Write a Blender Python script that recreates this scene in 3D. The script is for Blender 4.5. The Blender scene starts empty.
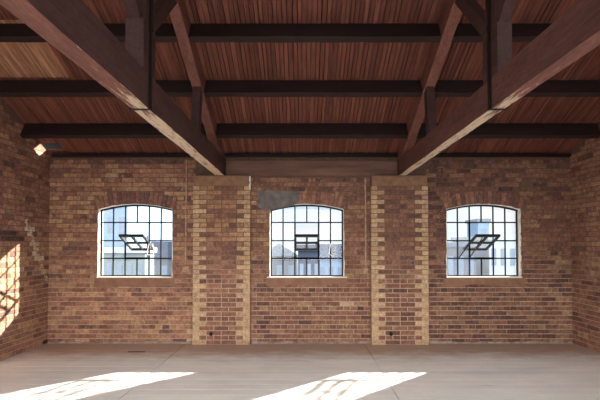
import bpy, bmesh, math, random
from mathutils import Vector, noise as mnoise
random.seed(7)
SC = bpy.context.scene
COL = SC.collection
EYE, D = 1.585, 6.5
PITCH = math.radians(1.2)
FPX, CX, CY = 400.0, 303.0, 236.6
XL, XR = -4.13, 4.36            # side walls
YF = 0.30                       # inner face of the front wall with the added doorway
YB_OUT = 6.66                   # outer face of the back wall
YA = 3.26                       # ridge line
TAN = 0.505
SLOPE = math.atan(TAN)
CS, SN = math.cos(SLOPE), math.sin(SLOPE)
H0 = 3.08
SUN = Vector((1.2, 1.0, 0.7265)).normalized()

def roof_z(y):
    return H0 + TAN * (D - YA) - TAN * abs(y - YA)

def unproject(px, py, y):
    dx, u = (px - CX) / FPX, (CY - py) / FPX
    c, s = math.cos(PITCH), math.sin(PITCH)
    d = Vector((dx, c - u * s, s + u * c))
    k = y / d.y
    return Vector((d.x * k, y, EYE + d.z * k))

def srgb(r, g, b):
    f = lambda c: (c / 12.92 if c <= 0.04045 else ((c + 0.055) / 1.055) ** 2.4)
    return (f(r / 255), f(g / 255), f(b / 255), 1.0)

# ------------------------------------------------------------------ materials
def base_mat(name):
    m = bpy.data.materials.new(name); m.use_nodes = True
    nt = m.node_tree
    return m, nt, nt.nodes['Principled BSDF']

def nd(nt, t, **kw):
    n = nt.nodes.new(t)
    for k, v in kw.items():
        if k.startswith('i_'):
            n.inputs[int(k[2:]) if k[2:].isdigit() else k[2:].replace('_', ' ')].default_value = v
        else:
            setattr(n, k, v)
    return n

def ramp(nt, stops):
    r = nt.nodes.new('ShaderNodeValToRGB')
    e = r.color_ramp.elements
    e[0].position, e[0].color = stops[0]
    e[1].position, e[1].color = stops[-1]
    for p, c in stops[1:-1]:
        x = e.new(p); x.color = c
    return r

def mixc(nt, fac, a, b, mode='MIX'):
    m = nt.nodes.new('ShaderNodeMix'); m.data_type = 'RGBA'; m.blend_type = mode
    for sock, v in ((m.inputs[0], fac), (m.inputs[6], a), (m.inputs[7], b)):
        if hasattr(v, 'is_linked') or isinstance(v, bpy.types.NodeSocket):
            nt.links.new(v, sock)
        else:
            sock.default_value = v
    return m.outputs[2]

def noise_tex(nt, scale, detail=4.0, rough=0.6, stretch=None):
    tc = nd(nt, 'ShaderNodeTexCoord')
    n = nd(nt, 'ShaderNodeTexNoise')
    n.inputs['Scale'].default_value = scale
    n.inputs['Detail'].default_value = detail
    n.inputs['Roughness'].default_value = rough
    if stretch:
        mp = nd(nt, 'ShaderNodeMapping'); mp.inputs['Scale'].default_value = stretch
        nt.links.new(tc.outputs['Object'], mp.inputs['Vector'])
        nt.links.new(mp.outputs['Vector'], n.inputs['Vector'])
    else:
        nt.links.new(tc.outputs['Object'], n.inputs['Vector'])
    return n.outputs['Fac']

def bump(nt, b, h, strength, dist):
    n = nd(nt, 'ShaderNodeBump'); n.inputs['Strength'].default_value = strength
    n.inputs['Distance'].default_value = dist
    nt.links.new(h, n.inputs['Height']); nt.links.new(n.outputs['Normal'], b.inputs['Normal'])

def plain(name, c, rough=0.8, var=0.25, scale=6.0, metallic=0.0, stretch=None, bumpd=0.003):
    m, nt, b = base_mat(name)
    n = noise_tex(nt, scale, 5, 0.65, stretch)
    lo = tuple(x * (1 - var) for x in c[:3]) + (1,)
    hi = tuple(min(1, x * (1 + var)) for x in c[:3]) + (1,)
    r = ramp(nt, [(0.3, lo), (0.7, hi)])
    nt.links.new(n, r.inputs['Fac']); nt.links.new(r.outputs['Color'], b.inputs['Base Color'])
    b.inputs['Roughness'].default_value = rough; b.inputs['Metallic'].default_value = metallic
    if bumpd: bump(nt, b, n, 0.4, bumpd)
    else: b.inputs['Specular IOR Level'].default_value = 0.05
    return m

def attr_mat(name, rough=0.9, var=0.45, scale=9.0, fine=60.0, stretch=None, bumpd=0.004, wash=None, spec=0.3, far_wear_bounce=0.0):
    """per-piece colour from the mesh attribute 'tone', broken up by noise"""
    m, nt, b = base_mat(name)
    a = nd(nt, 'ShaderNodeAttribute', attribute_name='tone')
    n1 = noise_tex(nt, scale, 5, 0.7, stretch)
    n2 = noise_tex(nt, fine, 3, 0.6, stretch)
    r1 = ramp(nt, [(0.3, (1 - var,) * 3 + (1,)), (0.7, (1 + var * 0.6,) * 3 + (1,))])
    nt.links.new(n1, r1.inputs['Fac'])
    c = mixc(nt, 1.0, a.outputs['Color'], r1.outputs['Color'], 'MULTIPLY')
    r2 = ramp(nt, [(0.3, (0.72, 0.72, 0.72, 1)), (0.7, (1.2, 1.2, 1.2, 1))])
    nt.links.new(n2, r2.inputs['Fac'])
    c = mixc(nt, 1.0, c, r2.outputs['Color'], 'MULTIPLY')
    if wash:
        n3 = noise_tex(nt, wash[1], 6, 0.7, wash[3] if len(wash) > 3 else None)
        r3 = ramp(nt, [(wash[2], (0, 0, 0, 1)), (wash[2] + 0.09, (1, 1, 1, 1))])
        if far_wear_bounce:            # flaked paint and floor bounce in the colour, stronger towards the wall
            tc = nd(nt, 'ShaderNodeTexCoord'); sp = nd(nt, 'ShaderNodeSeparateXYZ'); nt.links.new(tc.outputs['Object'], sp.inputs[0])
            wr = nd(nt, 'ShaderNodeMapRange'); nt.links.new(sp.outputs['Y'], wr.inputs['Value'])
            wr.inputs['From Min'].default_value = -1.5; wr.inputs['From Max'].default_value = 0.3
            wr.inputs['To Min'].default_value = -0.22; wr.inputs['To Max'].default_value = far_wear_bounce
            ad = nd(nt, 'ShaderNodeMath', operation='ADD'); nt.links.new(n3, ad.inputs[0]); nt.links.new(wr.outputs[0], ad.inputs[1])
            n3 = ad.outputs[0]
        nt.links.new(n3, r3.inputs['Fac'])
        k = nd(nt, 'ShaderNodeMath', operation='MULTIPLY'); k.inputs[1].default_value = 0.8
        nt.links.new(r3.outputs['Color'], k.inputs[0])
        c = mixc(nt, k.outputs[0], c, wash[0])
    nt.links.new(c, b.inputs['Base Color'])
    b.inputs['Roughness'].default_value = rough
    b.inputs['Specular IOR Level'].default_value = spec
    bump(nt, b, n2, 0.5, bumpd)
    return m

M_BRICK = attr_mat('weathered_brick', var=0.5, scale=16.0, fine=45.0, wash=(srgb(182, 150, 124), 11.0, 0.61), bumpd=0.006)
def mortar_mat():
    m, nt, b = base_mat('lime_mortar')
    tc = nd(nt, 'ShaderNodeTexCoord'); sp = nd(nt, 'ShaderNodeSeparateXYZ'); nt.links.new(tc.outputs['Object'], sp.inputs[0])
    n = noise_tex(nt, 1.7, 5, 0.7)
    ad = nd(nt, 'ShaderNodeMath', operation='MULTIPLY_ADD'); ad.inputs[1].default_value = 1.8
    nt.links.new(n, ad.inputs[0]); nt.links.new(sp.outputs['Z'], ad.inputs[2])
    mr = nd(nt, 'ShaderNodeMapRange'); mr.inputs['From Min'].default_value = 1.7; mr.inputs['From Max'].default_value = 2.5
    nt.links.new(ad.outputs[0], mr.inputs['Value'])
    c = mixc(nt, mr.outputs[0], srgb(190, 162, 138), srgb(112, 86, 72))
    n2 = noise_tex(nt, 14.0, 5, 0.7)
    r = ramp(nt, [(0.3, (0.6, 0.6, 0.6, 1)), (0.7, (1.2, 1.2, 1.2, 1))]); nt.links.new(n2, r.inputs['Fac'])
    c = mixc(nt, 1.0, c, r.outputs['Color'], 'MULTIPLY')
    nt.links.new(c, b.inputs['Base Color']); b.inputs['Roughness'].default_value = 0.95
    bump(nt, b, n2, 0.5, 0.005)
    return m
M_MORTAR = mortar_mat()
M_APRON = plain('brown_cement_apron', srgb(140, 103, 83), 0.95, 0.25, 7.0)
M_CHASE = plain('faded_conduit_paint', srgb(170, 138, 112), 0.95, 0.4, 22.0)
M_FILLET = plain('grey_mortar_fillet', srgb(146, 130, 118), 0.95, 0.5, 14.0)
M_WHITE = plain('white_limewash', srgb(236, 230, 220), 0.9, 0.1, 12.0)
M_BOARD = attr_mat('stained_roof_boards', rough=0.75, var=0.35, scale=2.2, fine=6.0, stretch=(7, 0.6, 0.6), bumpd=0.003)
M_SLATE = plain('slate_covering', srgb(50, 46, 46), 0.8, 0.2, 5.0)
M_TIMBER = attr_mat('dark_stained_timber', rough=0.7, var=0.35, scale=3.0, fine=26.0, stretch=(2.5, 0.5, 2.5), bumpd=0.004)
M_WORN_LIT = attr_mat('worn_bounce_lit_underside', rough=0.8, var=0.35, scale=3.0, fine=26.0, stretch=(3, 0.5, 3), bumpd=0.003,
                  wash=(srgb(226, 205, 178), 3.2, 0.50, (5.0, 0.8, 5.0)), far_wear_bounce=0.12)
M_PURLIN = attr_mat('purlin_timber', rough=0.75, var=0.3, scale=3.0, fine=26.0, stretch=(0.5, 2.5, 2.5), bumpd=0.003)
M_IRON = plain('black_iron', srgb(44, 36, 34), 0.55, 0.3, 20.0, 0.6)
M_STEEL = plain('window_bar_paint', srgb(9, 9, 10), 0.65, 0.2, 20.0)
M_STONE = plain('pad_stone', srgb(140, 106, 82), 0.9, 0.25, 9.0)
M_RENDER = plain('grey_cement_render', srgb(112, 104, 102), 0.95, 0.35, 8.0)
M_BAND = plain('weathered_beam_timber', srgb(112, 82, 70), 0.9, 0.35, 3.0, 0.0, (0.4, 3, 3))
M_PLASTER = plain('pale_lime_plaster', srgb(196, 172, 146), 0.95, 0.35, 22.0)
M_HOLE = plain('soot_black', srgb(14, 12, 12), 0.95, 0.2, 20.0)
M_CORD = plain('white_cord', srgb(235, 235, 235), 0.8, 0.05, 10.0)

def glass_mat():
    m, nt, b = base_mat('dusty_window_glass')
    out = nt.nodes['Material Output']
    nt.nodes.remove(b)
    tr = nd(nt, 'ShaderNodeBsdfTransparent'); tr.inputs['Color'].default_value = (0.93, 0.965, 0.98, 1)
    du = nd(nt, 'ShaderNodeBsdfTranslucent'); du.inputs['Color'].default_value = (0.9, 0.95, 1.0, 1)
    gl = nd(nt, 'ShaderNodeBsdfGlossy'); gl.inputs['Roughness'].default_value = 0.0
    mx = nd(nt, 'ShaderNodeMixShader')
    mx.inputs[0].default_value = 0.014; nt.links.new(tr.outputs[0], mx.inputs[1]); nt.links.new(du.outputs[0], mx.inputs[2])
    lw = nd(nt, 'ShaderNodeLayerWeight'); lw.inputs['Blend'].default_value = 0.5
    pw = nd(nt, 'ShaderNodeMath', operation='POWER'); pw.inputs[1].default_value = 4.0
    nt.links.new(lw.outputs['Facing'], pw.inputs[0])
    fr = nd(nt, 'ShaderNodeMath', operation='MULTIPLY_ADD'); fr.inputs[1].default_value = 0.5; fr.inputs[2].default_value = 0.02
    nt.links.new(pw.outputs[0], fr.inputs[0])
    m2 = nd(nt, 'ShaderNodeMixShader')
    nt.links.new(fr.outputs[0], m2.inputs[0]); nt.links.new(mx.outputs[0], m2.inputs[1]); nt.links.new(gl.outputs[0], m2.inputs[2])
    nt.links.new(m2.outputs[0], out.inputs['Surface'])
    return m
M_GLASS = glass_mat()

def floor_mat():
    m, nt, b = base_mat('worn_grey_floor_paint')
    tc = nd(nt, 'ShaderNodeTexCoord')
    sep = nd(nt, 'ShaderNodeSeparateXYZ'); nt.links.new(tc.outputs['Object'], sep.inputs[0])
    a = nd(nt, 'ShaderNodeAttribute', attribute_name='tone')
    n1 = noise_tex(nt, 1.6, 6, 0.7, (0.6, 1.6, 1))
    r1 = ramp(nt, [(0.32, (0.88, 0.88, 0.89, 1)), (0.68, (1.08, 1.08, 1.09, 1))])
    nt.links.new(n1, r1.inputs['Fac'])
    c = mixc(nt, 1.0, a.outputs['Color'], r1.outputs['Color'], 'MULTIPLY')
    n2 = noise_tex(nt, 9.0, 6, 0.75, (0.35, 1.6, 1))        # scuffs along the boards
    r2 = ramp(nt, [(0.62, (0, 0, 0, 1)), (0.78, (1, 1, 1, 1))])
    nt.links.new(n2, r2.inputs['Fac'])
    k = nd(nt, 'ShaderNodeMath', operation='MULTIPLY'); k.inputs[1].default_value = 0.5
    nt.links.new(r2.outputs['Color'], k.inputs[0])
    c = mixc(nt, k.outputs[0], c, srgb(118, 104, 98))
    # unpainted reddish margin along the back wall, with a ragged edge
    n3 = noise_tex(nt, 3.0, 5, 0.7, (0.7, 1.5, 1))
    ad = nd(nt, 'ShaderNodeMath', operation='MULTIPLY_ADD'); ad.inputs[1].default_value = 1.0
    nt.links.new(n3, ad.inputs[0]); nt.links.new(sep.outputs['Y'], ad.inputs[2])
    mr = nd(nt, 'ShaderNodeMapRange'); mr.inputs['From Min'].default_value = 6.0; mr.inputs['From Max'].default_value = 6.55
    nt.links.new(ad.outputs[0], mr.inputs['Value'])
    k2 = nd(nt, 'ShaderNodeMath', operation='MULTIPLY'); k2.inputs[1].default_value = 0.85
    nt.links.new(mr.outputs[0], k2.inputs[0])
    c = mixc(nt, k2.outputs[0], c, srgb(172, 138, 115))
    nt.links.new(c, b.inputs['Base Color'])
    b.inputs['Roughness'].default_value = 0.5
    bump(nt, b, n2, 0.25, 0.002)
    return m
M_FLOOR = floor_mat()

# ------------------------------------------------------------------ mesh builder
class MB:
    def __init__(s):
        s.v, s.f, s.mi, s.c = [], [], [], []
    def face(s, pts, mi=0, c=(1, 1, 1, 1)):
        i = len(s.v); s.v += [tuple(p) for p in pts]
        s.f.append(tuple(range(i, i + len(pts)))); s.mi.append(mi); s.c.append(c)
    def hexa(s, p, mi=0, c=(1, 1, 1, 1), skip=()):
        """p: 8 corners, bottom loop 0-3 then top loop 4-7"""
        i = len(s.v); s.v += [tuple(q) for q in p]
        for k, q in enumerate(((3, 2, 1, 0), (4, 5, 6, 7), (0, 1, 5, 4), (1, 2, 6, 5), (2, 3, 7, 6), (3, 0, 4, 7))):
            if k in skip: continue
            s.f.append(tuple(i + j for j in q)); s.mi.append(mi if not isinstance(mi, dict) else mi.get(k, mi.get('*', 0))); s.c.append(c)
    def box(s, x0, x1, y0, y1, z0, z1, mi=0, c=(1, 1, 1, 1)):
        s.hexa([(x0, y0, z0), (x1, y0, z0), (x1, y1, z0), (x0, y1, z0), (x0, y0, z1), (x1, y0, z1), (x1, y1, z1), (x0, y1, z1)], mi, c)
    def prism(s, poly, x0, x1, mi=0, c=(1, 1, 1, 1)):
        """poly: (y, z) outline pushed along x"""
        n = len(poly); i = len(s.v)
        s.v += [(x0, y, z) for y, z in poly] + [(x1, y, z) for y, z in poly]
        for q in [tuple(range(i, i + n)), tuple(range(i + 2 * n - 1, i + n - 1, -1))] + \
                 [(i + (k + 1) % n, i + k, i + n + k, i + n + (k + 1) % n) for k in range(n)]:
            s.f.append(q); s.mi.append(mi); s.c.append(c)
    def bar(s, a, b, w, d, mi=0, c=(1, 1, 1, 1), up=Vector((0, 0, 1))):
        a, b = Vector(a), Vector(b); t = (b - a).normalized()
        if abs(t.dot(up)) > 0.98: up = Vector((0, 1, 0))
        r = t.cross(up).normalized(); u = r.cross(t).normalized()
        r, u = r * w / 2, u * d / 2
        s.hexa([a - r - u, a + r - u, a + r + u, a - r + u, b - r - u, b + r - u, b + r + u, b - r + u], mi, c)
    def tube(s, pts, rad, n=8, mi=0, c=(1, 1, 1, 1)):
        pts = [Vector(p) for p in pts]; rings = []
        for k, p in enumerate(pts):
            t = (pts[min(k + 1, len(pts) - 1)] - pts[max(k - 1, 0)]).normalized()
            up = Vector((0, 0, 1)) if abs(t.z) < 0.9 else Vector((0, 1, 0))
            r = t.cross(up).normalized(); u = r.cross(t)
            i = len(s.v); rings.append(i)
            s.v += [tuple(p + (r * math.cos(2 * math.pi * j / n) + u * math.sin(2 * math.pi * j / n)) * rad) for j in range(n)]
        for a, b in zip(rings, rings[1:]):
            for j in range(n):
                s.f.append((a + j, a + (j + 1) % n, b + (j + 1) % n, b + j)); s.mi.append(mi); s.c.append(c)
        for i, o in ((rings[0], 1), (rings[-1], -1)):
            s.f.append(tuple(range(i, i + n))[::-o]); s.mi.append(mi); s.c.append(c)
    def build(s, name, mats, parent=None, recalc=False, bevel=0.0):
        me = bpy.data.meshes.new(name)
        me.from_pydata(s.v, [], s.f)
        for m in (mats if isinstance(mats, (list, tuple)) else [mats]): me.materials.append(m)
        me.polygons.foreach_set('material_index', s.mi)
        at = me.color_attributes.new('tone', 'FLOAT_COLOR', 'CORNER')
        buf = []
        for p, c in zip(me.polygons, s.c): buf += list(c) * p.loop_total
        at.data.foreach_set('color', buf)
        if recalc:
            bm = bmesh.new(); bm.from_mesh(me); bmesh.ops.recalc_face_normals(bm, faces=bm.faces); bm.to_mesh(me); bm.free()
        me.update()
        o = bpy.data.objects.new(name, me); COL.objects.link(o)
        if parent: o.parent = parent
        if bevel:
            md = o.modifiers.new('edge_wear', 'BEVEL'); md.width = bevel; md.segments = 2; md.limit_method = 'ANGLE'
        return o

def tag(o, label, cat, group=None, kind=None):
    o['label'] = label; o['category'] = cat
    if group: o['group'] = group
    if kind: o['kind'] = kind
    return o
def structure(o, label=None, cat=None):
    o['kind'] = 'structure'
    if label: o['label'] = label
    if cat: o['category'] = cat
    return o
def empty(name, loc=(0, 0, 0)):
    o = bpy.data.objects.new(name, None); COL.objects.link(o); o.location = loc; o.empty_display_size = 0.1
    return o
def jit(c, a):
    k = 1 + random.uniform(-a, a)
    return tuple(max(0.0, x * k * (1 + random.uniform(-a, a) * 0.25)) for x in c[:3]) + (1,)

# ------------------------------------------------------------------ brickwork
PAL = [srgb(154, 110, 90), srgb(158, 115, 94), srgb(147, 103, 86), srgb(162, 120, 97), srgb(142, 99, 85), srgb(165, 124, 100)]
DARK = [srgb(122, 88, 79), srgb(116, 85, 78), srgb(128, 92, 81)]
OCHRE = [srgb(178, 138, 107), srgb(174, 133, 103), srgb(183, 144, 112)]
PALE = [srgb(202, 184, 160), srgb(186, 164, 138)]
COURSE, BRICK, JOINT = 0.0745, 0.225, 0.0125

def brick_tone(u, z, seed, dark_bias=0.0, ochre_bias=0.0):
    n = mnoise.noise(Vector((u * 0.9 + seed * 13.1, z * 1.3, seed))) + dark_bias
    n2 = mnoise.noise(Vector((u * 0.7 + 40 + seed * 7.7, z * 1.1, seed + 3))) + ochre_bias
    r = random.random()
    if r < 0.05 + max(0, n) * 0.45: return jit(random.choice(DARK), 0.16)
    if r > 0.97 - max(0, n2) * 0.6: return jit(random.choice(OCHRE), 0.10)
    return jit(random.choice(PAL), 0.14)

def brickwork(mb, u0, u1, z0, z1, place, blocked, tone, top=None, mi=0, header_every=4):
    """courses of bricks between u0..u1; place(u, depth, z) gives the 3-D point, depth > 0 into the room"""
    n = int((z1 - z0) / COURSE)
    for k in range(n):
        za, zb = z0 + k * COURSE + JOINT / 2, z0 + (k + 1) * COURSE - JOINT / 2
        head = (k % header_every == header_every - 1)
        step = BRICK / 2 if head else BRICK
        u = u0 - (BRICK * (0.25 if head else (0.5 if k % 2 else 0.0)))
        bl = blocked(za, zb); row = random.uniform(0.93, 1.06)
        while u < u1:
            ln = step
            a, b = max(u + 0.0035, u0), min(u + ln - 0.0035, u1)
            u += ln
            if b - a < 0.03: continue
            segs = [(a, b)]
            for p, q in bl:
                nxt = []
                for s, e in segs:
                    if q <= s or p >= e: nxt.append((s, e))
                    else:
                        if p - s > 0.03: nxt.append((s, p))
                        if e - q > 0.03: nxt.append((q, e))
                segs = nxt
            for s, e in segs:
                zt = zb
                if top:
                    lim = min(top(s), top(e)) - 0.01
                    if lim < zb: continue
                if random.random() < 0.004: continue
                d = 0.004 + random.random() * 0.006
                j = lambda: random.uniform(-0.0022, 0.0022)
                c = tuple(v * row for v in tone((s + e) / 2, (za + zb) / 2)[:3]) + (1,)
                fr = [place(s + j(), d + j() * 0.5, za + j()), place(e + j(), d + j() * 0.5, za + j()), place(e + j(), d + j() * 0.5, zt + j()), place(s + j(), d + j() * 0.5, zt + j())]
                bk = [place(s, -0.004, za), place(e, -0.004, za), place(e, -0.004, zt), place(s, -0.004, zt)]
                mb.face(fr, mi, c)
                for q in range(4):
                    mb.face([bk[q], bk[(q + 1) % 4], fr[(q + 1) % 4], fr[q]], mi, c)

WIN = [(-3.325, -2.125), (-0.535, 0.660), (2.335, 3.530)]
SILL, SPRING, CROWN = 1.068, 2.162, 2.248
RING = 0.225
def arc(w, x, extra=0.0):
    x0, x1 = w; hw = (x1 - x0) / 2; rise = CROWN - SPRING
    R = (hw * hw + rise * rise) / (2 * rise); zc = CROWN - R; xm = (x0 + x1) / 2
    return zc + math.sqrt(max(0, (R + extra) ** 2 - (x - xm) ** 2))

PIERS = [(-1.757, -0.845), (1.092, 2.002)]
PIER_Y, PIER_TOP, PAD_TOP = 6.385, 2.535, 2.70
WALL_TOP = 3.016

def blocked_back(za, zb):
    out = [(a + 0.0, b) for a, b in PIERS] if zb < PAD_TOP else []
    for w in WIN:
        if zb > SILL - 0.03 and za < SPRING - 0.02: out.append((w[0], w[1]))
        elif za >= SPRING - 0.02:
            xs = [w[0] - 0.07 + (w[1] - w[0] + 0.14) * i / 40 for i in range(41)]
            ins = [x for x in xs if arc(w, x, RING) > (za + zb) / 2]
            if ins: out.append((ins[0], ins[-1]))
    if zb > 2.70: out.append((-1.75, 2.0))
    return out

def near_path(px, pz, path, r):
    for (a, b), (c, d) in zip(path, path[1:]):
        ab = Vector((c - a, d - b)); t = max(0, min(1, (Vector((px - a, pz - b)).dot(ab)) / ab.length_squared))
        if (Vector((a, b)) + ab * t - Vector((px, pz))).length < r: return True
    return False

def tone_back(u, z):
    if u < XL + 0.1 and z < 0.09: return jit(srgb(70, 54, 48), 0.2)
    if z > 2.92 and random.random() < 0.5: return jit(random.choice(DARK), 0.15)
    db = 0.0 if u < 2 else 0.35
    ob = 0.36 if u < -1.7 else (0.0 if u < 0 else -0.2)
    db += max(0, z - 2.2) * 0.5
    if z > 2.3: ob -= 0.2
    if u > 2 and z < 0.75: db += 0.15
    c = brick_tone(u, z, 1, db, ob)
    k = 0.74 if u > 2 else (0.84 if u > -0.8 else 1.06)     # light fading from left to right, put into each bay's brick colour
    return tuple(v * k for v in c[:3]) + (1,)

# back wall: mortar body with three arched openings, bricks laid on it
mb = MB()
xs = [XL]
for w in WIN:
    xs += [w[0] + (w[1] - w[0]) * i / 14 for i in range(15)]
xs.append(XR)
def wof(a, b):
    for w in WIN:
        if a >= w[0] - 1e-6 and b <= w[1] + 1e-6: return w
Y0, Y1 = D, YB_OUT
ZB = -0.3
for a, b in zip(xs, xs[1:]):
    w = wof(a, b)
    parts = [(ZB, ZB, WALL_TOP, WALL_TOP)] if not w else [(ZB, ZB, SILL, SILL), (arc(w, a), arc(w, b), WALL_TOP, WALL_TOP)]
    for za, zb_, ta, tb in parts:
        mb.face([(a, Y0, za), (b, Y0, zb_), (b, Y0, tb), (a, Y0, ta)], 1)
        mb.face([(b, Y1, zb_), (a, Y1, za), (a, Y1, ta), (b, Y1, tb)], 1)
    mb.face([(a, Y0, WALL_TOP), (b, Y0, WALL_TOP), (b, Y1, WALL_TOP - 0.06), (a, Y1, WALL_TOP - 0.06)], 1)
    if w:
        mb.face([(a, Y0, SILL), (b, Y0, SILL), (b, Y1, SILL), (a, Y1, SILL)], 2)
        mb.face([(a, Y1, arc(w, a)), (b, Y1, arc(w, b)), (b, Y0, arc(w, b)), (a, Y0, arc(w, a))], 2)
for w in WIN:
    for x, s in ((w[0], 1), (w[1], -1)):
        q = [(x, Y0, SILL), (x, Y1, SILL), (x, Y1, SPRING), (x, Y0, SPRING)]
        mb.face(q[::s], 2)
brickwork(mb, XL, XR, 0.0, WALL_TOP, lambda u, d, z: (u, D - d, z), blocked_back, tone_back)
wall_back = structure(mb.build('wall_back', [M_BRICK, M_MORTAR, M_WHITE]))

# brick arches over the windows: soldier bricks set on the curve
for w in WIN:
    mb = MB()
    x0, x1 = w; hw = (x1 - x0) / 2; rise = CROWN - SPRING; xm = (x0 + x1) / 2
    R = (hw * hw + rise * rise) / (2 * rise); zc = CROWN - R
    A = math.asin((hw + 0.02) / R); n = 18
    for i in range(n):
        a0, a1 = -A + 2 * A * i / n + 0.0022, -A + 2 * A * (i + 1) / n - 0.0022
        d = 0.006 + random.random() * 0.006
        ro = R + RING - 0.01 - random.random() * 0.008; ri = R + 0.004
        p = lambda a, r, y: (xm + math.sin(a) * r, y, zc + math.cos(a) * r)
        c = jit(random.choice(PAL[:3] + DARK[:1] + DARK[2:]), 0.15)
        mb.hexa([p(a0, ri, D - d), p(a1, ri, D - d), p(a1, ri, D), p(a0, ri, D),
                 p(a0, ro, D - d), p(a1, ro, D - d), p(a1, ro, D), p(a0, ro, D)], 0, c)
    mb.build('brick_arch', M_BRICK, wall_back)
    # white-limed edge of the opening: thin ragged lip following jambs and arch, and the sill slab
    mb = MB()
    pts = [(x0, SILL + (SPRING - SILL) * i / 14) for i in range(15)] + \
          [(x0 + (x1 - x0) * i / 16, arc(w, x0 + (x1 - x0) * i / 16)) for i in range(1, 16)] + \
          [(x1, SPRING - (SPRING - SILL) * i / 14) for i in range(15)]
    pts = [(Vector(p), Vector(p) - Vector((xm, 1.55))) for p in pts]
    prev = None
    for p, dv in pts:
        dv = Vector((math.copysign(1, dv.x), 0)) if p.y < SPRING - 1e-4 else Vector((0.2 * math.copysign(1, dv.x), 1))
        t = 0.003 + random.random() ** 2 * 0.014
        cur = (p, p + dv * t)
        if prev:
            (a, b), (c, e) = prev, cur
            y0, y1 = D - 0.011, D
            mb.hexa([(a.x, y0, a.y), (c.x, y0, c.y), (c.x, y1, c.y), (a.x, y1, a.y), (b.x, y0, b.y), (e.x, y0, e.y), (e.x, y1, e.y), (b.x, y1, b.y)])
        prev = cur
    mb.build('limed_edge', M_WHITE, wall_back, recalc=True)
for w in WIN:
    mb = MB(); x0, x1 = w[0] - 0.06, w[1] + 0.05; n = 22
    top = SILL - 0.018
    for i in range(n):
        a, b = x0 + (x1 - x0) * i / n, x0 + (x1 - x0) * (i + 1) / n
        ed = min(i, n - 1 - i) / n
        ha = top - 0.13 - 0.06 * mnoise.noise(Vector((a * 3, w[0], 0))); hb = top - 0.13 - 0.06 * mnoise.noise(Vector((b * 3, w[0], 0)))
        mb.hexa([(a, D - .013, ha), (b, D - .013, hb), (b, D, hb), (a, D, ha), (a, D - .013, top), (b, D - .013, top), (b, D, top), (a, D, top)])
    mb.build('cement_apron', M_APRON, wall_back)
# grey rendered patch at the left shoulder of the middle window
mb = MB()
poly = [(257, 191), (268, 190), (283, 191), (300, 192), (299, 203), (292, 206), (283, 207.5), (272, 210), (262, 210), (257, 206), (259, 200)]
pp = [unproject(x, y, D) for x, y in poly]
mb.face([(p.x, D - 0.014, p.z) for p in pp][::-1])
for a, b in zip(pp, pp[1:] + pp[:1]):
    mb.face([(a.x, D - 0.014, a.z), (b.x, D - 0.014, b.z), (b.x, D + 0.0, b.z), (a.x, D + 0.0, a.z)])
mb.build('render_patch', M_RENDER, wall_back, recalc=True)

# side walls (gables)
CRACK = [(222, 26), (232, 29), (242, 33), (256, 37), (268, 42), (278, 46)]
def tone_side(seed, db, ob, left):
    path = []
    if left:
        for py, px in CRACK:
            yy = min(D, -XL * FPX / (CX - px)); path.append((yy, EYE + (245 - py) * yy / 400))
    def f(u, z):
        if left:
            if near_path(u, z, path, 0.045) and random.random() < 0.8: return jit(random.choice(PALE), 0.08)
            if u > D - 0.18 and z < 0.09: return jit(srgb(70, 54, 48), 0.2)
            if 5.35 < u < 5.98 and 1.62 < z < 1.80 and random.random() < 0.6: return jit(srgb(92, 66, 60), 0.15)
        return brick_tone(u, z, seed, db, ob)
    return f
def gable(name, x, s, tone):
    mb = MB()
    xo = x - s * 0.24
    ys = [YF - 0.22, YA, YB_OUT]
    for a, b in zip(ys, ys[1:]):
        mb.face([(x, a, ZB), (x, b, ZB), (x, b, roof_z(b)), (x, a, roof_z(a))][::-s], 1)
        mb.face([(xo, a, ZB), (xo, b, ZB), (xo, b, roof_z(b)), (xo, a, roof_z(a))][::s], 1)
        mb.face([(x, a, roof_z(a)), (x, b, roof_z(b)), (xo, b, roof_z(b)), (xo, a, roof_z(a))], 1)
    for y in (ys[0], ys[-1]):
        mb.face([(x, y, ZB), (xo, y, ZB), (xo, y, roof_z(y)), (x, y, roof_z(y))], 1)
    brickwork(mb, YF, D, 0.0, 4.7, lambda u, d, z: (x + s * d, u, z), lambda a, b: [], tone, top=roof_z)
    return structure(mb.build(name, [M_BRICK, M_MORTAR]))
wall_left = gable('wall_left', XL, 1, tone_side(5, 0.05, 0.05, True))
mb = MB()
for k in range(70):
    i = random.randrange(len(CRACK) - 1); t = random.random()
    py = CRACK[i][0] * (1 - t) + CRACK[i + 1][0] * t; px = CRACK[i][1] * (1 - t) + CRACK[i + 1][1] * t
    yy = min(D - 0.05, -XL * FPX / (CX - px)) + random.gauss(0, 0.022); zz = EYE + (245 - py) * yy / 400 + random.gauss(0, 0.02)
    if yy > D - 0.02: continue
    r = random.uniform(0.010, 0.032); n = 7; a0 = random.random() * 6
    ring = [(yy + r * random.uniform(.5, 1.1) * math.cos(a0 + 6.283 * j / n), zz + r * random.uniform(.4, .9) * math.sin(a0 + 6.283 * j / n)) for j in range(n)]
    mb.prism(ring, XL + 0.002, XL + 0.013)
mb.build('lime_smears', M_PLASTER, wall_left, recalc=True)
gable('wall_right', XR, -1, tone_side(9, 0.05, 0.0, False))

# doorway wall behind the camera's room side: two jambs and a lintel round a wide opening added for fill light
mb = MB()
DX0, DX1, DZ = -3.5, 3.7, 2.75
for a, b, z0, z1 in ((XL, DX0, ZB, 3.0), (DX1, XR, ZB, 3.0), (DX0, DX1, DZ, 3.0)):
    mb.box(a, b, YF - 0.22, YF, z0, z1)
wf = structure(mb.build('wall_front', M_MORTAR))

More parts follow.
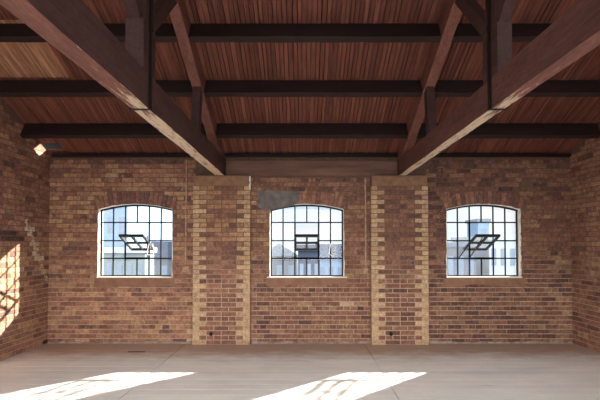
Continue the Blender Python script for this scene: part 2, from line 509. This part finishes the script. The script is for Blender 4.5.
# cement fillet along the foot of the walls
mb = MB()
segs = [(XL + 0.02, PIERS[0][0]), (PIERS[0][1], PIERS[1][0]), (PIERS[1][1], XR - 0.02)]
for a, b in segs:
    n = max(3, int((b - a) / 0.12)); prev = None
    for i in range(n + 1):
        x = a + (b - a) * i / n; h = 0.012 + random.random() * 0.03; dd = 0.016 + random.random() * 0.012
        cur = (x, h, dd)
        if prev:
            (xa, ha, da), (xb, hb, db) = prev, cur
            mb.hexa([(xa, D - da - 0.01, 0), (xb, D - db - 0.01, 0), (xb, D, 0), (xa, D, 0), (xa, D - da, ha), (xb, D - db, hb), (xb, D, hb), (xa, D, ha)])
        prev = cur
structure(mb.build('baseboard_back', M_FILLET))

# ------------------------------------------------------------------ floor
mb = MB()
mb.box(XL - 0.2, XR + 0.2, YF - 0.22, D + 0.1, -0.30, -0.024, 0, srgb(40, 34, 32))
joints = [XL, -1.89, 0.985, 3.865, XR]
y = YF; k = 0
while y < D:
    w_ = 0.165
    y2 = min(y + w_, D)
    for a, b in zip(joints, joints[1:]):
        g = 0.0025 if random.random() < 0.75 else 0.006
        mb.box(a + 0.005, b - 0.005, y + g / 2, y2 - g / 2, -0.024, random.uniform(-0.0004, 0.0), 0, jit(srgb(236, 231, 224), 0.03))
    y = y2
structure(mb.build('floor', M_FLOOR))
# dark worn slot in the boards near the left pier
mb = MB()
p0, p1 = unproject(129, 352, 6.0), unproject(146, 350.5, 6.0)
yy = EYE * FPX / (351.3 - 245)
mb.box((129 - CX) * yy / FPX, (146 - CX) * yy / FPX, yy - 0.02, yy + 0.02, -0.002, 0.003)
o = mb.build('floor_plate', M_HOLE); tag(o, 'thin dark metal strip let into the floorboards below the left window', 'plate')

# ------------------------------------------------------------------ piers
def pier(x0, x1, label):
    root = empty('brick_pier', ((x0 + x1) / 2, PIER_Y, 0))
    inv = Vector((-(x0 + x1) / 2, -PIER_Y, 0))
    mb = MB()
    mb.box(x0 + 0.004, x1 - 0.004, PIER_Y + 0.006, D - 0.016, 0, PIER_TOP, 1)
    n = int(round(PIER_TOP / COURSE)); crs = PIER_TOP / n
    for k in range(n):
        za, zb = k * crs + JOINT / 2, (k + 1) * crs - JOINT / 2
        q = 0.105 if k % 2 else 0.215
        us = [x0, x0 + q]
        inner = x1 - q - (x0 + q)
        m = max(1, round(inner / (0.225 if k % 2 == 0 else 0.1125 if k % 4 == 1 else 0.225)))
        us += [x0 + q + inner * i / m for i in range(1, m)] + [x1 - q, x1]
        for i, (a, b) in enumerate(zip(us, us[1:])):
            edge = i in (0, len(us) - 2)
            if edge: c = jit(random.choice([srgb(202, 170, 134), srgb(195, 161, 126), srgb(189, 154, 120)]), 0.07)
            else:
                c = tuple(v * (0.92 if x0 < 0 else 0.8) for v in jit(random.choice(PAL[:5] + [DARK[2]]), 0.14)[:3]) + (1,)
                if x0 < 0 and za > 1.6 and random.random() < 0.5: c = jit(srgb(172, 128, 98), 0.1)
            a2 = a + (JOINT / 2 if i else 0); b2 = b - (JOINT / 2 if i < len(us) - 2 else 0)
            d = random.random() * 0.004
            mb.box(a2, b2, PIER_Y + d, D - 0.016, za, zb, 0, c)
    for v in range(len(mb.v)): mb.v[v] = tuple(Vector(mb.v[v]) + inv)
    mb.build('shaft', [M_BRICK, M_MORTAR], root)
    mb = MB(); mb.box(x0 + 0.01, x1 - 0.01, PIER_Y - 0.006, D - 0.016, PIER_TOP, PAD_TOP)
    for v in range(len(mb.v)): mb.v[v] = tuple(Vector(mb.v[v]) + inv)
    mb.build('pad_stone', M_STONE, root, bevel=0.012)
    if x0 < 0:          # bare white lime left on the top right corner
        mb = MB(); zz = 2.47
        while zz < 2.66:
            h = random.uniform(.02, .05); ww = random.uniform(.006, .022)
            mb.box(x1 - ww, x1 + .006, PIER_Y - .011, PIER_Y + .004, zz, zz + h); zz += h
        mb.v = [tuple(Vector(v) + inv) for v in mb.v]
        mb.build('lime_flake', M_WHITE, root)
    tag(root, label, 'pier', 'brick piers under the roof trusses')
    return root
pier(*PIERS[0], 'brick pier with pale yellow quoins between the left and middle windows')
pier(*PIERS[1], 'brick pier with pale yellow quoins between the middle and right windows')

# round black pipe ends low in each pier
for px, lab in ((211, 'small round black pipe hole low in the left brick pier'), (391, 'small round black pipe hole low in the right brick pier')):
    c = unproject(px, 334, PIER_Y)
    mb = MB(); n = 20
    for i in range(n):
        a0, a1 = 2 * math.pi * i / n, 2 * math.pi * (i + 1) / n
        P = lambda a, r, y: (c.x + r * math.cos(a), y, c.z + r * math.sin(a))
        mb.face([P(a0, .021, PIER_Y - .006), P(a1, .021, PIER_Y - .006), P(a1, .028, PIER_Y - .006), P(a0, .028, PIER_Y - .006)])
        mb.face([P(a0, .028, PIER_Y - .006), P(a1, .028, PIER_Y - .006), P(a1, .028, PIER_Y + .004), P(a0, .028, PIER_Y + .004)])
        mb.face([P(a0, .021, PIER_Y - .006), P(a1, .021, PIER_Y - .006), P(a1, .021, PIER_Y + .003), P(a0, .021, PIER_Y + .003)])
    mb.face([(c.x + .021 * math.cos(2 * math.pi * i / n), PIER_Y - 0.001, c.z + .021 * math.sin(2 * math.pi * i / n)) for i in range(n)])
    tag(mb.build('drain_pipe', M_HOLE), lab, 'pipe', 'pipe holes in the piers')

# timber band across the middle bay, wall plate along the wall head
mb = MB(); mb.box(-1.255, 1.535, D - 0.045, D, 2.705, 2.955)
tag(mb.build('wall_beam', M_BAND, bevel=0.008), 'wide weathered grey-brown timber beam flat on the wall above the middle window', 'beam')
mb = MB(); DK = srgb(34, 26, 26)
mb.box(XL + 0.06, XR - 0.02, D - 0.05, D + 0.04, WALL_TOP + 0.002, WALL_TOP + 0.05, 0, DK)
tag(mb.build('wall_plate', M_PURLIN), 'dark timber wall plate running along the top of the back wall under the boards', 'beam')

# pale vertical chases
def chase(px, y0, y1, lab, box):
    root = empty('conduit', unproject(px, y1, D))
    loc = root.location.copy()
    mb = MB(); a, b = unproject(px, y1, D).z, unproject(px, y0, D).z
    n = 24; prev = None
    for i in range(n + 1):
        z = a + (b - a) * i / n; wv = 0.007 + random.random() * 0.007; xx = loc.x + random.uniform(-0.003, 0.003)
        cur = (xx - wv, xx + wv, z)
        if prev:
            p = [(prev[0], D - 0.02, prev[2]), (prev[1], D - 0.02, prev[2]), (prev[1], D, prev[2]), (prev[0], D, prev[2]),
                 (cur[0], D - 0.02, cur[2]), (cur[1], D - 0.02, cur[2]), (cur[1], D, cur[2]), (cur[0], D, cur[2])]
            mb.hexa([tuple(Vector(q) - loc) for q in p])
        prev = cur
    mb.build('pipe', M_CHASE, root)
    mb = MB(); mb.box(-box, box, -0.026, 0.0, -0.06, 0.03)
    mb.build('junction_plate', M_CHASE, root, bevel=0.006)
    return tag(root, lab, 'conduit', 'plastered conduits beside the piers')
chase(186, 160, 268, 'pale plastered conduit down the wall right of the left window', 0.055)
chase(365.5, 178, 270, 'pale plastered conduit down the wall right of the middle window', 0.035)

# ------------------------------------------------------------------ windows
ROWZ = [SILL + 0.015, 1.366, 1.656, 1.956]
WY = 6.58
def window(i, w, rod):
    x0, x1 = w
    root = empty('window_%d' % (i + 1), ((x0 + x1) / 2, WY, SILL)); structure(root)
    org = root.location.copy()
    cols = [x0 + 0.012 + (x1 - x0 - 0.024) * k / 6 for k in range(7)]
    T = 0.021
    def fin(mb, name, mat, parent, **kw):
        for v in range(len(mb.v)): mb.v[v] = tuple(Vector(mb.v[v]) - org)
        return mb.build(name, mat, parent, **kw)
    mb = MB()
    def vbar(x, za, zb, t=T, d=0.012): mb.box(x - t / 2, x + t / 2, WY - d / 2, WY + d / 2, za, zb)
    def hbar(xa, xb, z, t=T, d=0.012): mb.box(xa, xb, WY - d / 2, WY + d / 2, z - t / 2, z + t / 2)
    for k, x in enumerate(cols):
        zt = arc(w, x) - 0.005
        if k == 3:
            vbar(x, ROWZ[3], zt); vbar(x, ROWZ[0], ROWZ[1])
        else: vbar(x, ROWZ[0] - 0.012, zt, 0.026 if k in (0, 6) else T)
    hbar(x0, x1, ROWZ[0] - 0.004, 0.024)
    hbar(x0, x1, ROWZ[1], 0.022); hbar(x0, x1, ROWZ[3])
    hbar(x0, cols[2], ROWZ[2]); hbar(cols[4], x1, ROWZ[2])
    hbar(cols[2], cols[4], ROWZ[1], 0.034); vbar(cols[2], ROWZ[1], ROWZ[3], 0.026); vbar(cols[4], ROWZ[1], ROWZ[3], 0.026)
    pts = [(x0 + (x1 - x0) * k / 16) for k in range(17)]
    for a, b in zip(pts, pts[1:]):
        za, zb = arc(w, a), arc(w, b)
        mb.hexa([(a, WY - .017, za - .026), (b, WY - .017, zb - .026), (b, WY + .017, zb - .026), (a, WY + .017, za - .026),
                 (a, WY - .017, za), (b, WY - .017, zb), (b, WY + .017, zb), (a, WY + .017, za)])
    fin(mb, 'frame', M_STEEL, root)
    mb = MB()
    zz = ROWZ + [None]
    for k in range(6):
        for r in range(4):
            if k in (2, 3) and r in (1, 2): continue
            a, b = cols[k], cols[k + 1]
            za, zb = ROWZ[r], ROWZ[r]
            ta, tb = (ROWZ[r + 1],) * 2 if r < 3 else (arc(w, a), arc(w, b))
            mb.hexa([(a, WY - .002, za), (b, WY - .002, zb), (b, WY + .002, zb), (a, WY + .002, za),
                     (a, WY - .002, ta), (b, WY - .002, tb), (b, WY + .002, tb), (a, WY + .002, ta)])
    fin(mb, 'glass', M_GLASS, root)
    mb = MB(); ex = 0.05 if i == 1 else 0.012
    mb.box(x0 - ex, x1 + ex, D - 0.03, D + 0.09, SILL - 0.016, SILL + 0.004)
    fin(mb, 'window_sill', M_WHITE, root, bevel=0.004)
    # centre-pivot sash, swung: top into the room, foot out
    s = empty('pivot_sash', ((cols[2] + cols[4]) / 2 - org.x, 0, ROWZ[2] - org.z - 0.035)); s.parent = root
    s.rotation_euler = (math.radians(64), 0, 0)
    hw, hh = (cols[4] - cols[2]) / 2 - 0.012, 0.25
    mb = MB()
    for x in (-hw, hw, 0): mb.box(x - .015, x + .015, -.016, .016, -hh, hh)
    for z, t in ((-hh, .036), (hh, .05), (0, .026)): mb.box(-hw - .012, hw + .012, -.016, .016, z - t / 2, z + t / 2)
    mb.build('sash_frame', M_STEEL, s)
    mb = MB(); mb.box(-hw, hw, -.002, .002, -hh, hh); mb.build('sash_pane', M_GLASS, s)
    if rod:
        mb = MB(); zt = ROWZ[2] + 0.11
        for a, b in rod:
            mb.bar(Vector(a), Vector(b), 0.014, 0.014)
        fin(mb, 'stay', M_STEEL, root)
    return root, org, fin, cols
for i, w in enumerate(WIN):
    cx = [w[0] + 0.012 + (w[1] - w[0] - 0.024) * k / 6 for k in range(7)]
    zt = ROWZ[2] + 0.11
    rod = None
    if i == 2: rod = [((cx[2] + .03, WY - .2, zt - .02), (cx[0] + .2, WY - 0.02, ROWZ[1])), ((cx[3] - .02, WY - .15, zt - 0.02), (cx[2] - 0.01, WY - 0.02, ROWZ[1]))]
    if i == 0: rod = [((cx[4] - .02, WY - .03, ROWZ[2] + .08), (cx[4] - .02, WY - 0.03, ROWZ[1]))]
    root, org, fin, cols = window(i, w, rod)
    if i < 2:
        mb = MB(); x = cols[4] + (0.04 if i == 0 else 0.22)
        pts = [(x + 0.05 * math.sin(t * 2.6) * (1 if i == 0 else 1) , WY - 0.04, ROWZ[2] - 0.02 - 0.23 * t / 1.0) for t in [k / 10 for k in range(11)]]
        pts += [(p[0] - 0.03 - 0.05 * math.cos(k / 6.0), WY - 0.045, pts[-1][2] + 0.2 * (k + 1) / 8) for k, p in enumerate([pts[-1]] * 8)]
        mb.tube(pts, 0.008, 6); fin(mb, 'pull_cord', M_CORD, root)

# ------------------------------------------------------------------ roof
mb = MB(); NB = Vector((0, SN, CS))      # outward normal of the back slope
def rp(x, t, off=0.0):                    # t: distance down the back slope from the ridge
    base = Vector((x, YA, H0 + TAN * (D - YA))) + Vector((0, CS, -SN)) * t
    return base + NB * off
LEN = (D + 0.35 - YA) / CS
tp = lambda y: (y - YA) / CS
PY = [5.89, 5.19, 4.485]
breaks = [0.0, tp(PY[2]) - 0.04, tp(PY[1]) - 0.04, tp(PY[0]) - 0.04, LEN]
RED = [srgb(122, 72, 58), srgb(127, 76, 61), srgb(116, 68, 55), srgb(131, 80, 64), srgb(110, 65, 54)]
NEW = [srgb(186, 134, 102), srgb(172, 120, 92), srgb(194, 144, 112)]
x = XL + 0.002
HX0, HX1 = XL + 0.01, XL + 0.26
HT0, HT1 = tp(6.28), tp(6.43)
while x < XR:
    w_ = random.choice([0.05, 0.055, 0.06])
    x2 = min(x + w_, XR)
    off = random.uniform(0.0, 0.006); gap = random.choice([0.003, 0.004, 0.006, 0.008, 0.014])
    tone0 = random.choice(RED)
    for si, (a, b) in enumerate(zip(breaks, breaks[1:])):
        c = jit(tone0, 0.07)
        if si == 1 and x2 < -3.0: c = jit(random.choice(NEW), 0.07)
        pieces = [(a, b)]
        if si == 3 and x2 - 0.01 > HX0 and x + 0.03 < HX1: pieces = [(a, HT0), (HT1, b)]
        for p, q in pieces:
            mb.hexa([rp(x + gap / 2, p, off), rp(x2 - gap / 2, p, off), rp(x2 - gap / 2, q, off), rp(x + gap / 2, q, off),
                     rp(x + gap / 2, p, off + .02), rp(x2 - gap / 2, p, off + .02), rp(x2 - gap / 2, q, off + .02), rp(x + gap / 2, q, off + .02)], 0, c)
    x = x2
# the other slope, plain boarding
zr = H0 + TAN * (D - YA)
ADDED_LIGHTS = [(-3.4, -1.8), (-0.7, 0.9), (2.0, 3.6)]  # rooflights added out of view to brighten the floor and walls
LY0, LY1 = 0.95, 2.45
def front_slab(mb, xa, xb, ya, yb, o, c=(1, 1, 1, 1)):
    mb.prism([(yb, roof_z(yb) + o), (ya, roof_z(ya) + o), (ya, roof_z(ya) + o + .02), (yb, roof_z(yb) + o + .02)], xa, xb, 0, c)
cuts = [XL] + [v for l in ADDED_LIGHTS for v in l] + [XR]
for ca, cb in zip(cuts, cuts[1:]):
    lit = (ca, cb) in ADDED_LIGHTS
    nn = max(1, round((cb - ca) / 0.2))
    for i in range(nn):
        xa, xb = ca + (cb - ca) * i / nn + .003, ca + (cb - ca) * (i + 1) / nn - .003
        c = jit(random.choice(RED), 0.12)
        for ya, yb in ([(-.05, LY0), (LY1, YA)] if lit else [(-.05, YA)]): front_slab(mb, xa, xb, ya, yb, 0, c)
structure(mb.build('ceiling', M_BOARD, recalc=True))
# slates above the boards, one slipped slate by the left gable lets a patch of sun through
mb = MB()
OFF = 0.18
sh = SUN * (OFF / SUN.dot(NB))
ux0, ux1 = HX0 + sh.x + 0.01, HX1 + sh.x - 0.01
dt = sh.dot(Vector((0, CS, -SN)))
ut0, ut1 = HT0 + dt, HT1 + dt
def slab(xa, xb, ta, tb):
    mb.hexa([rp(xa, ta, OFF), rp(xb, ta, OFF), rp(xb, tb, OFF), rp(xa, tb, OFF),
             rp(xa, ta, OFF + .02), rp(xb, ta, OFF + .02), rp(xb, tb, OFF + .02), rp(xa, tb, OFF + .02)])
slab(XL - 0.3, ux0, 0, LEN + .1); slab(ux1, XR + 0.3, 0, LEN + .1); slab(ux0, ux1, 0, ut0); slab(ux0, ux1, ut1, LEN + .1)
o2 = OFF / CS
for ca, cb in zip([XL - .3] + cuts[1:-1], cuts[1:-1] + [XR + .3]):
    for ya, yb in ([(-.15, LY0), (LY1, YA)] if (ca, cb) in ADDED_LIGHTS else [(-.15, YA)]): front_slab(mb, ca, cb, ya, yb, o2)
structure(mb.build('roof', M_SLATE, recalc=True))

for i, (xa, xb) in enumerate(ADDED_LIGHTS):
    root = structure(empty('window_%d' % (i + 4), ((xa + xb) / 2, LY0, roof_z(LY0))))  # frame and pane of each added rooflight
    org = root.location.copy(); mb = MB(); g = MB()
    for x in [xa + (xb - xa) * k / 4 for k in range(5)]:
        mb.prism([(LY1, roof_z(LY1) - .01), (LY0, roof_z(LY0) - .01), (LY0, roof_z(LY0) + o2 + .05), (LY1, roof_z(LY1) + o2 + .05)], x - .015, x + .015)
    for y in (LY0, LY1):
        mb.box(xa, xb, y - .015, y + .015, roof_z(y) - .01, roof_z(y) + o2 + .05)
    front_slab(g, xa, xb, LY0, LY1, o2 + .02)
    for q in (mb, g): q.v = [tuple(Vector(v) - org) for v in q.v]
    mb.build('frame', M_STEEL, root); g.build('glass', M_GLASS, root)

# trusses
BROWN = srgb(122, 80, 72); BROWN2 = srgb(128, 82, 72); BROWND = srgb(76, 51, 47)
def truss(x0, x1, ztop, label, BROWN, UNDER_LIT):
    xm = (x0 + x1) / 2; zb = 2.702
    root = empty('roof_truss', (xm, YA, zb)); org = root.location.copy()
    def fin(mb, name, mat, **kw):
        for v in range(len(mb.v)): mb.v[v] = tuple(Vector(mb.v[v]) - org)
        return mb.build(name, mat, root, **kw)
    y0, y1 = YF - 0.1, D - 0.004
    mb = MB(); N = 30
    rows = []
    for i in range(N + 1):
        y = y0 + (y1 - y0) * i / N; j = lambda: random.uniform(-0.003, 0.003)
        rows.append([(x0 + j(), y, zb + (j() if i < N - 1 else 0)), (x1 + j(), y, zb + (j() if i < N - 1 else 0)), (x1 + j(), y, ztop + j()), (x0 + j(), y, ztop + j())])
    c = jit(BROWN, 0.04); cu = jit(UNDER_LIT, 0.04)  # darker sides, paler underside: light from the floor put into the colours
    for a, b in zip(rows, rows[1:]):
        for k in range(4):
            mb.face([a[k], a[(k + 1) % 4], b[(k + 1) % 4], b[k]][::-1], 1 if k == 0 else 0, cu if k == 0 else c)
    mb.face(rows[0], 0, c); mb.face(rows[-1][::-1], 0, c)
    fin(mb, 'tie_beam', [M_TIMBER, M_WORN_LIT], recalc=True)
    w = 0.062; rd = 0.245 / CS
    for s in (1, -1):
        ys = lambda d: YA + s * d
        H = lambda d: zr - TAN * d - 0.004
        dl = (D - YA) - 0.03 if s > 0 else YA - YF - 0.02
        dc = (zr - 0.004 - rd - ztop) / TAN          # where the underside meets the tie beam
        dl = min(dl, (zr - 0.004 - ztop - 0.02) / TAN)
        poly = [(ys(0.07), H(0.07)), (ys(dl), H(dl)), (ys(dl), ztop), (ys(dc), ztop), (ys(0.07), H(0.07) - rd)]
        mb = MB(); mb.prism(poly, xm - w, xm + w, 0, jit(BROWN2, 0.05)); fin(mb, 'principal_rafter', M_TIMBER, recalc=True, bevel=0.004)
        # raking strut from the foot of the king post
        mb = MB(); a = Vector((xm, ys(0.08), ztop + 0.42)); b = Vector((xm, ys(0.74), H(0.74) - rd + 0.03))
        mb.bar(a, b, 0.095, 0.11, 0, jit(BROWND, 0.06), up=Vector((0, 0, 1))); fin(mb, 'strut', M_TIMBER, bevel=0.004)
        # short upright under the rafter
        mb = MB(); a = Vector((xm, ys(1.68), ztop)); b = Vector((xm, ys(1.77), H(1.77) - rd + 0.03))
        mb.bar(a, b, 0.10, 0.11, 0, jit(BROWND, 0.06)); fin(mb, 'princess_post', M_TIMBER, bevel=0.004)
    mb = MB()
    hw = (x1 - x0) / 2
    mb.box(xm - hw, xm + hw, YA - .085, YA + .085, ztop, zr - 0.01, 0, jit(BROWND, .05))
    mb.hexa([(xm - hw - .003, YA - .13, ztop), (xm + hw + .003, YA - .13, ztop), (xm + hw + .003, YA + .13, ztop), (xm - hw - .003, YA + .13, ztop),
             (xm - hw - .003, YA - .13, ztop + .40), (xm + hw + .003, YA - .13, ztop + .40), (xm + hw + .003, YA + .13, ztop + .40), (xm - hw - .003, YA + .13, ztop + .40)], 0, jit(BROWND, .05))
    fin(mb, 'king_post', M_TIMBER, bevel=0.004)
    mb = MB()
    for xa, xb in ((x0 - .014, x0 - .0035), (x1 + .0035, x1 + .014)):
        mb.box(xa, xb, YA - .022, YA + .022, zb - .009, 3.85)
    mb.box(x0 - .016, x1 + .016, YA - .014, YA + .014, zb - .009, zb - .003)
    for z in (3.35, 3.6):
        mb.tube([(x0 - .03, YA, z), (x1 + .03, YA, z)], 0.013, 8)
    fin(mb, 'iron_strap', M_IRON)
    return tag(root, label, 'roof truss', 'timber roof trusses')
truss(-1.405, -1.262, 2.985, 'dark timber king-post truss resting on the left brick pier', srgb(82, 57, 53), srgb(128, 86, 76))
truss(1.540, 1.652, 2.955, 'dark timber king-post truss resting on the right brick pier', srgb(106, 70, 62), srgb(128, 86, 76))

TX = [(-1.405 - 1.262) / 2, (1.540 + 1.652) / 2]
bays = [(XL + 0.004, TX[0] - .064, 'left'), (TX[0] + .064, TX[1] - .064, 'middle'), (TX[1] + .064, XR - 0.004, 'right')]
for y, lv in zip(PY, ('lowest', 'second lowest', 'highest visible')):
    for xa, xb, bay in bays:
        mb = MB(); t0 = tp(y); th = 0.075; dp = 0.225; n = 16
        c = jit(srgb(50, 34, 32), 0.08)
        rows = []
        for i in range(n + 1):
            x = xa + (xb - xa) * i / n; j = lambda: random.uniform(-.003, .003)
            rows.append([rp(x, t0, -0.002), rp(x, t0 + th, -0.002), rp(x, t0 + th + j(), -dp + j()), rp(x, t0 + j(), -dp + j())])
        for a, b in zip(rows, rows[1:]):
            for k in range(4): mb.face([a[k], a[(k + 1) % 4], b[(k + 1) % 4], b[k]], 0, c)
        mb.face(rows[0], 0, c); mb.face(rows[-1][::-1], 0, c)
        tag(mb.build('purlin', M_PURLIN, recalc=True),
            '%s dark timber purlin under the roof boards in the %s bay' % (lv, bay), 'purlin', 'roof purlins')

# ------------------------------------------------------------------ outside
M_YARD = plain('pale_yard', srgb(104, 108, 112), 0.95, 0.15, 0.3)
mb = MB(); mb.box(-150, 150, -150, 150, -4.6, -4.5)
structure(mb.build('ground', M_YARD), 'pale paved yard far below the windows', 'ground')
def wallm(name, c): return plain(name, c, 1.0, 0.12, 0.8, bumpd=0)
M_W1, M_W2, M_W3, M_W4 = wallm('pale_blue_cladding', srgb(112, 132, 156)), wallm('grey_wall', srgb(92, 97, 106)), wallm('white_wall', srgb(150, 156, 166)), wallm('greenish_wall', srgb(108, 118, 122))
M_R1, M_R2 = wallm('dark_slates', srgb(56, 64, 82)), wallm('grey_sheet_roof', srgb(94, 102, 114))
M_PANE = plain('dark_window_pane', srgb(92, 108, 130), 0.3, 0.15, 1.0)
def at(px, py, y):
    return unproject(px, py, y)
def building(name, label, px0, px1, pyt, y, depth, mat, rmat, kind='flat', ridge=None, rows=2, cols=4, cat='building'):
    a, b = at(px0, pyt, y), at(px1, pyt, y)
    x0, x1, zt = a.x, b.x, a.z; g = -4.5
    root = empty(name, ((x0 + x1) / 2, y, g)); org = root.location.copy()
    def fin(mb, nm, m):
        for v in range(len(mb.v)): mb.v[v] = tuple(Vector(mb.v[v]) - org)
        return mb.build(nm, m, root, recalc=True)
    mb = MB(); mb.box(x0, x1, y, y + depth, g, zt); fin(mb, 'walls', mat)
    mb = MB()
    if kind == 'flat':
        mb.box(x0 - .15, x1 + .15, y - .15, y + depth + .15, zt, zt + .35)
    elif kind == 'side':        # ridge parallel to the window wall
        zr_ = at(0, ridge, y + depth / 2).z
        mb.prism([(y - .3, zt), (y + depth + .3, zt), (y + depth / 2, zr_)], x0 - .2, x1 + .2)
    else:                       # gable towards the window wall
        zr_ = at(0, ridge, y).z; xm = (x0 + x1) / 2
        mb.hexa([(x0 - .2, y - .2, zt), (x1 + .2, y - .2, zt), (x1 + .2, y + depth, zt), (x0 - .2, y + depth, zt),
                 (xm - .02, y - .2, zr_), (xm + .02, y - .2, zr_), (xm + .02, y + depth, zr_), (xm - .02, y + depth, zr_)])
    fin(mb, 'roof', rmat)
    W = x1 - x0
    for r in range(rows):
        for c in range(cols):
            xa = x0 + W * (c + 0.25) / cols; xb = x0 + W * (c + 0.75) / cols
            z1 = zt - 0.7 - r * 2.6; z0 = z1 - 1.4
            if z0 < g + 0.5: continue
            mb = MB(); mb.box(xa, xb, y - .04, y + .05, z0, z1); fin(mb, 'window', M_PANE)
    return tag(root, label, cat, 'buildings beyond the windows')
building('office_tower', 'tall pale blue office block seen at the left of the left window', 60, 128, 178, 34, 12, M_W1, M_R2, rows=6, cols=6)
building('office_block', 'low blue-grey block under the open sash of the left window', 84, 145, 253, 26, 1.6, M_W4, M_W3, rows=1, cols=6)
building('warehouse', 'slate-roofed warehouse seen at the right of the left window', 147, 205, 258, 36, 3.0, M_W2, M_R1, 'side', 241.5, rows=1, cols=5)
building('house', 'grey gabled house at the left of the middle window', 262, 297, 256, 30, 9, M_W2, M_R2, 'gable', 243.5, rows=1, cols=3)
building('workshop', 'dark brick workshop behind the open sash of the middle window', 298, 320, 251, 22, 6, M_R1, M_R1, rows=1, cols=3)
building('terrace', 'slate-roofed terrace at the right of the middle window', 318, 362, 258, 32, 2.8, M_W1, M_R1, 'side', 244, rows=2, cols=5)
building('garage', 'grey flat-roofed garage at the left of the right window', 425, 476, 247, 30, 9, M_W2, M_R2, rows=1, cols=5)
building('chimney_tower', 'narrow blue-grey tower behind the sash of the right window', 478, 489, 222, 44, 3, M_W1, M_R2, rows=4, cols=1)
building('white_block', 'white flat-roofed block at the right of the right window', 489, 545, 240, 33, 8, M_W3, M_W3, rows=2, cols=6)

# ------------------------------------------------------------------ light
SKY_BACK, SKY_FRONT = 1.05, 6.0
w = bpy.data.worlds.new('sky'); SC.world = w; w.use_nodes = True
nt = w.node_tree; bg = nt.nodes['Background']
tc = nd(nt, 'ShaderNodeTexCoord')
sp = nd(nt, 'ShaderNodeSeparateXYZ'); nt.links.new(tc.outputs['Generated'], sp.inputs[0])
el = ramp(nt, [(0.0, (0.80, 0.88, 1.0, 1)), (0.25, (0.62, 0.78, 1.0, 1)), (1.0, (0.25, 0.45, 0.85, 1))])
nt.links.new(sp.outputs['Z'], el.inputs['Fac'])
cn = nd(nt, 'ShaderNodeTexNoise'); cn.inputs['Scale'].default_value = 2.6; cn.inputs['Detail'].default_value = 6
mp = nd(nt, 'ShaderNodeMapping'); mp.inputs['Scale'].default_value = (1, 1, 2.5)
nt.links.new(tc.outputs['Generated'], mp.inputs['Vector']); nt.links.new(mp.outputs['Vector'], cn.inputs['Vector'])
cr = ramp(nt, [(0.42, (0, 0, 0, 1)), (0.62, (1, 1, 1, 1))]); nt.links.new(cn.outputs['Fac'], cr.inputs['Fac'])
skc = mixc(nt, cr.outputs['Color'], el.outputs['Color'], (1.0, 0.98, 0.96, 1))
# sky behind the camera made brighter to fill the room through the added doorway
mr = nd(nt, 'ShaderNodeMapRange'); mr.interpolation_type = 'SMOOTHSTEP'
mr.inputs['From Min'].default_value = 0.3; mr.inputs['From Max'].default_value = -0.5
mr.inputs['To Min'].default_value = SKY_BACK; mr.inputs['To Max'].default_value = SKY_FRONT
nt.links.new(sp.outputs['Y'], mr.inputs['Value'])
warm = mixc(nt, 0.85, skc, (1.0, 0.965, 0.915, 1))
fb = nd(nt, 'ShaderNodeMapRange'); fb.inputs['From Min'].default_value = 0.3; fb.inputs['From Max'].default_value = -0.3
nt.links.new(sp.outputs['Y'], fb.inputs['Value'])
fin_c = mixc(nt, fb.outputs[0], skc, warm)
nt.links.new(fin_c, bg.inputs['Color']); nt.links.new(mr.outputs[0], bg.inputs['Strength'])
L = bpy.data.lights.new('sun', 'SUN'); L.energy = 31.0; L.angle = math.radians(0.9); L.color = (1.0, 0.90, 0.76)
so = bpy.data.objects.new('sun', L); COL.objects.link(so); so.location = SUN * 40
so.rotation_euler = (-SUN).to_track_quat('-Z', 'Y').to_euler()
def portal(loc, rot, sx, sy):
    l = bpy.data.lights.new('daylight_portal', 'AREA'); l.shape = 'RECTANGLE'; l.size, l.size_y = sx, sy
    l.cycles.is_portal = True
    o = bpy.data.objects.new('daylight_portal', l); COL.objects.link(o); o.location = loc; o.rotation_euler = rot
for xa, xb in ADDED_LIGHTS:
    ym = (LY0 + LY1) / 2
    portal(((xa + xb) / 2, ym, roof_z(ym) + o2 + .1), (SLOPE, 0, 0), xb - xa, (LY1 - LY0) / CS)
portal(((DX0 + DX1) / 2, YF - 0.25, (DZ - .3) / 2), (math.radians(90), 0, 0), DX1 - DX0, DZ + .3)
for a, b in WIN:
    portal(((a + b) / 2, YB_OUT + 0.02, (SILL + CROWN) / 2), (math.radians(-90), 0, 0), b - a, CROWN - SILL)

cam = bpy.data.cameras.new('camera'); cam.lens = 24.0; cam.sensor_width = 36.0
cam.shift_x = -(CX - 300) / 600.0; cam.shift_y = (CY - 200) / 600.0; cam.clip_start = 0.02; cam.clip_end = 500
co = bpy.data.objects.new('camera', cam); COL.objects.link(co)
co.location = (0, 0, EYE); co.rotation_euler = (math.radians(90) + PITCH, 0, 0)
SC.camera = co
vs = SC.view_settings
vs.view_transform = 'Standard'; vs.look = 'None'; vs.gamma = 1.0; vs.use_curve_mapping = False
vs.exposure = 0.0
SC.cycles.max_bounces = 10; SC.cycles.diffuse_bounces = 6; SC.cycles.transparent_max_bounces = 16
SC.cycles.use_denoising = True
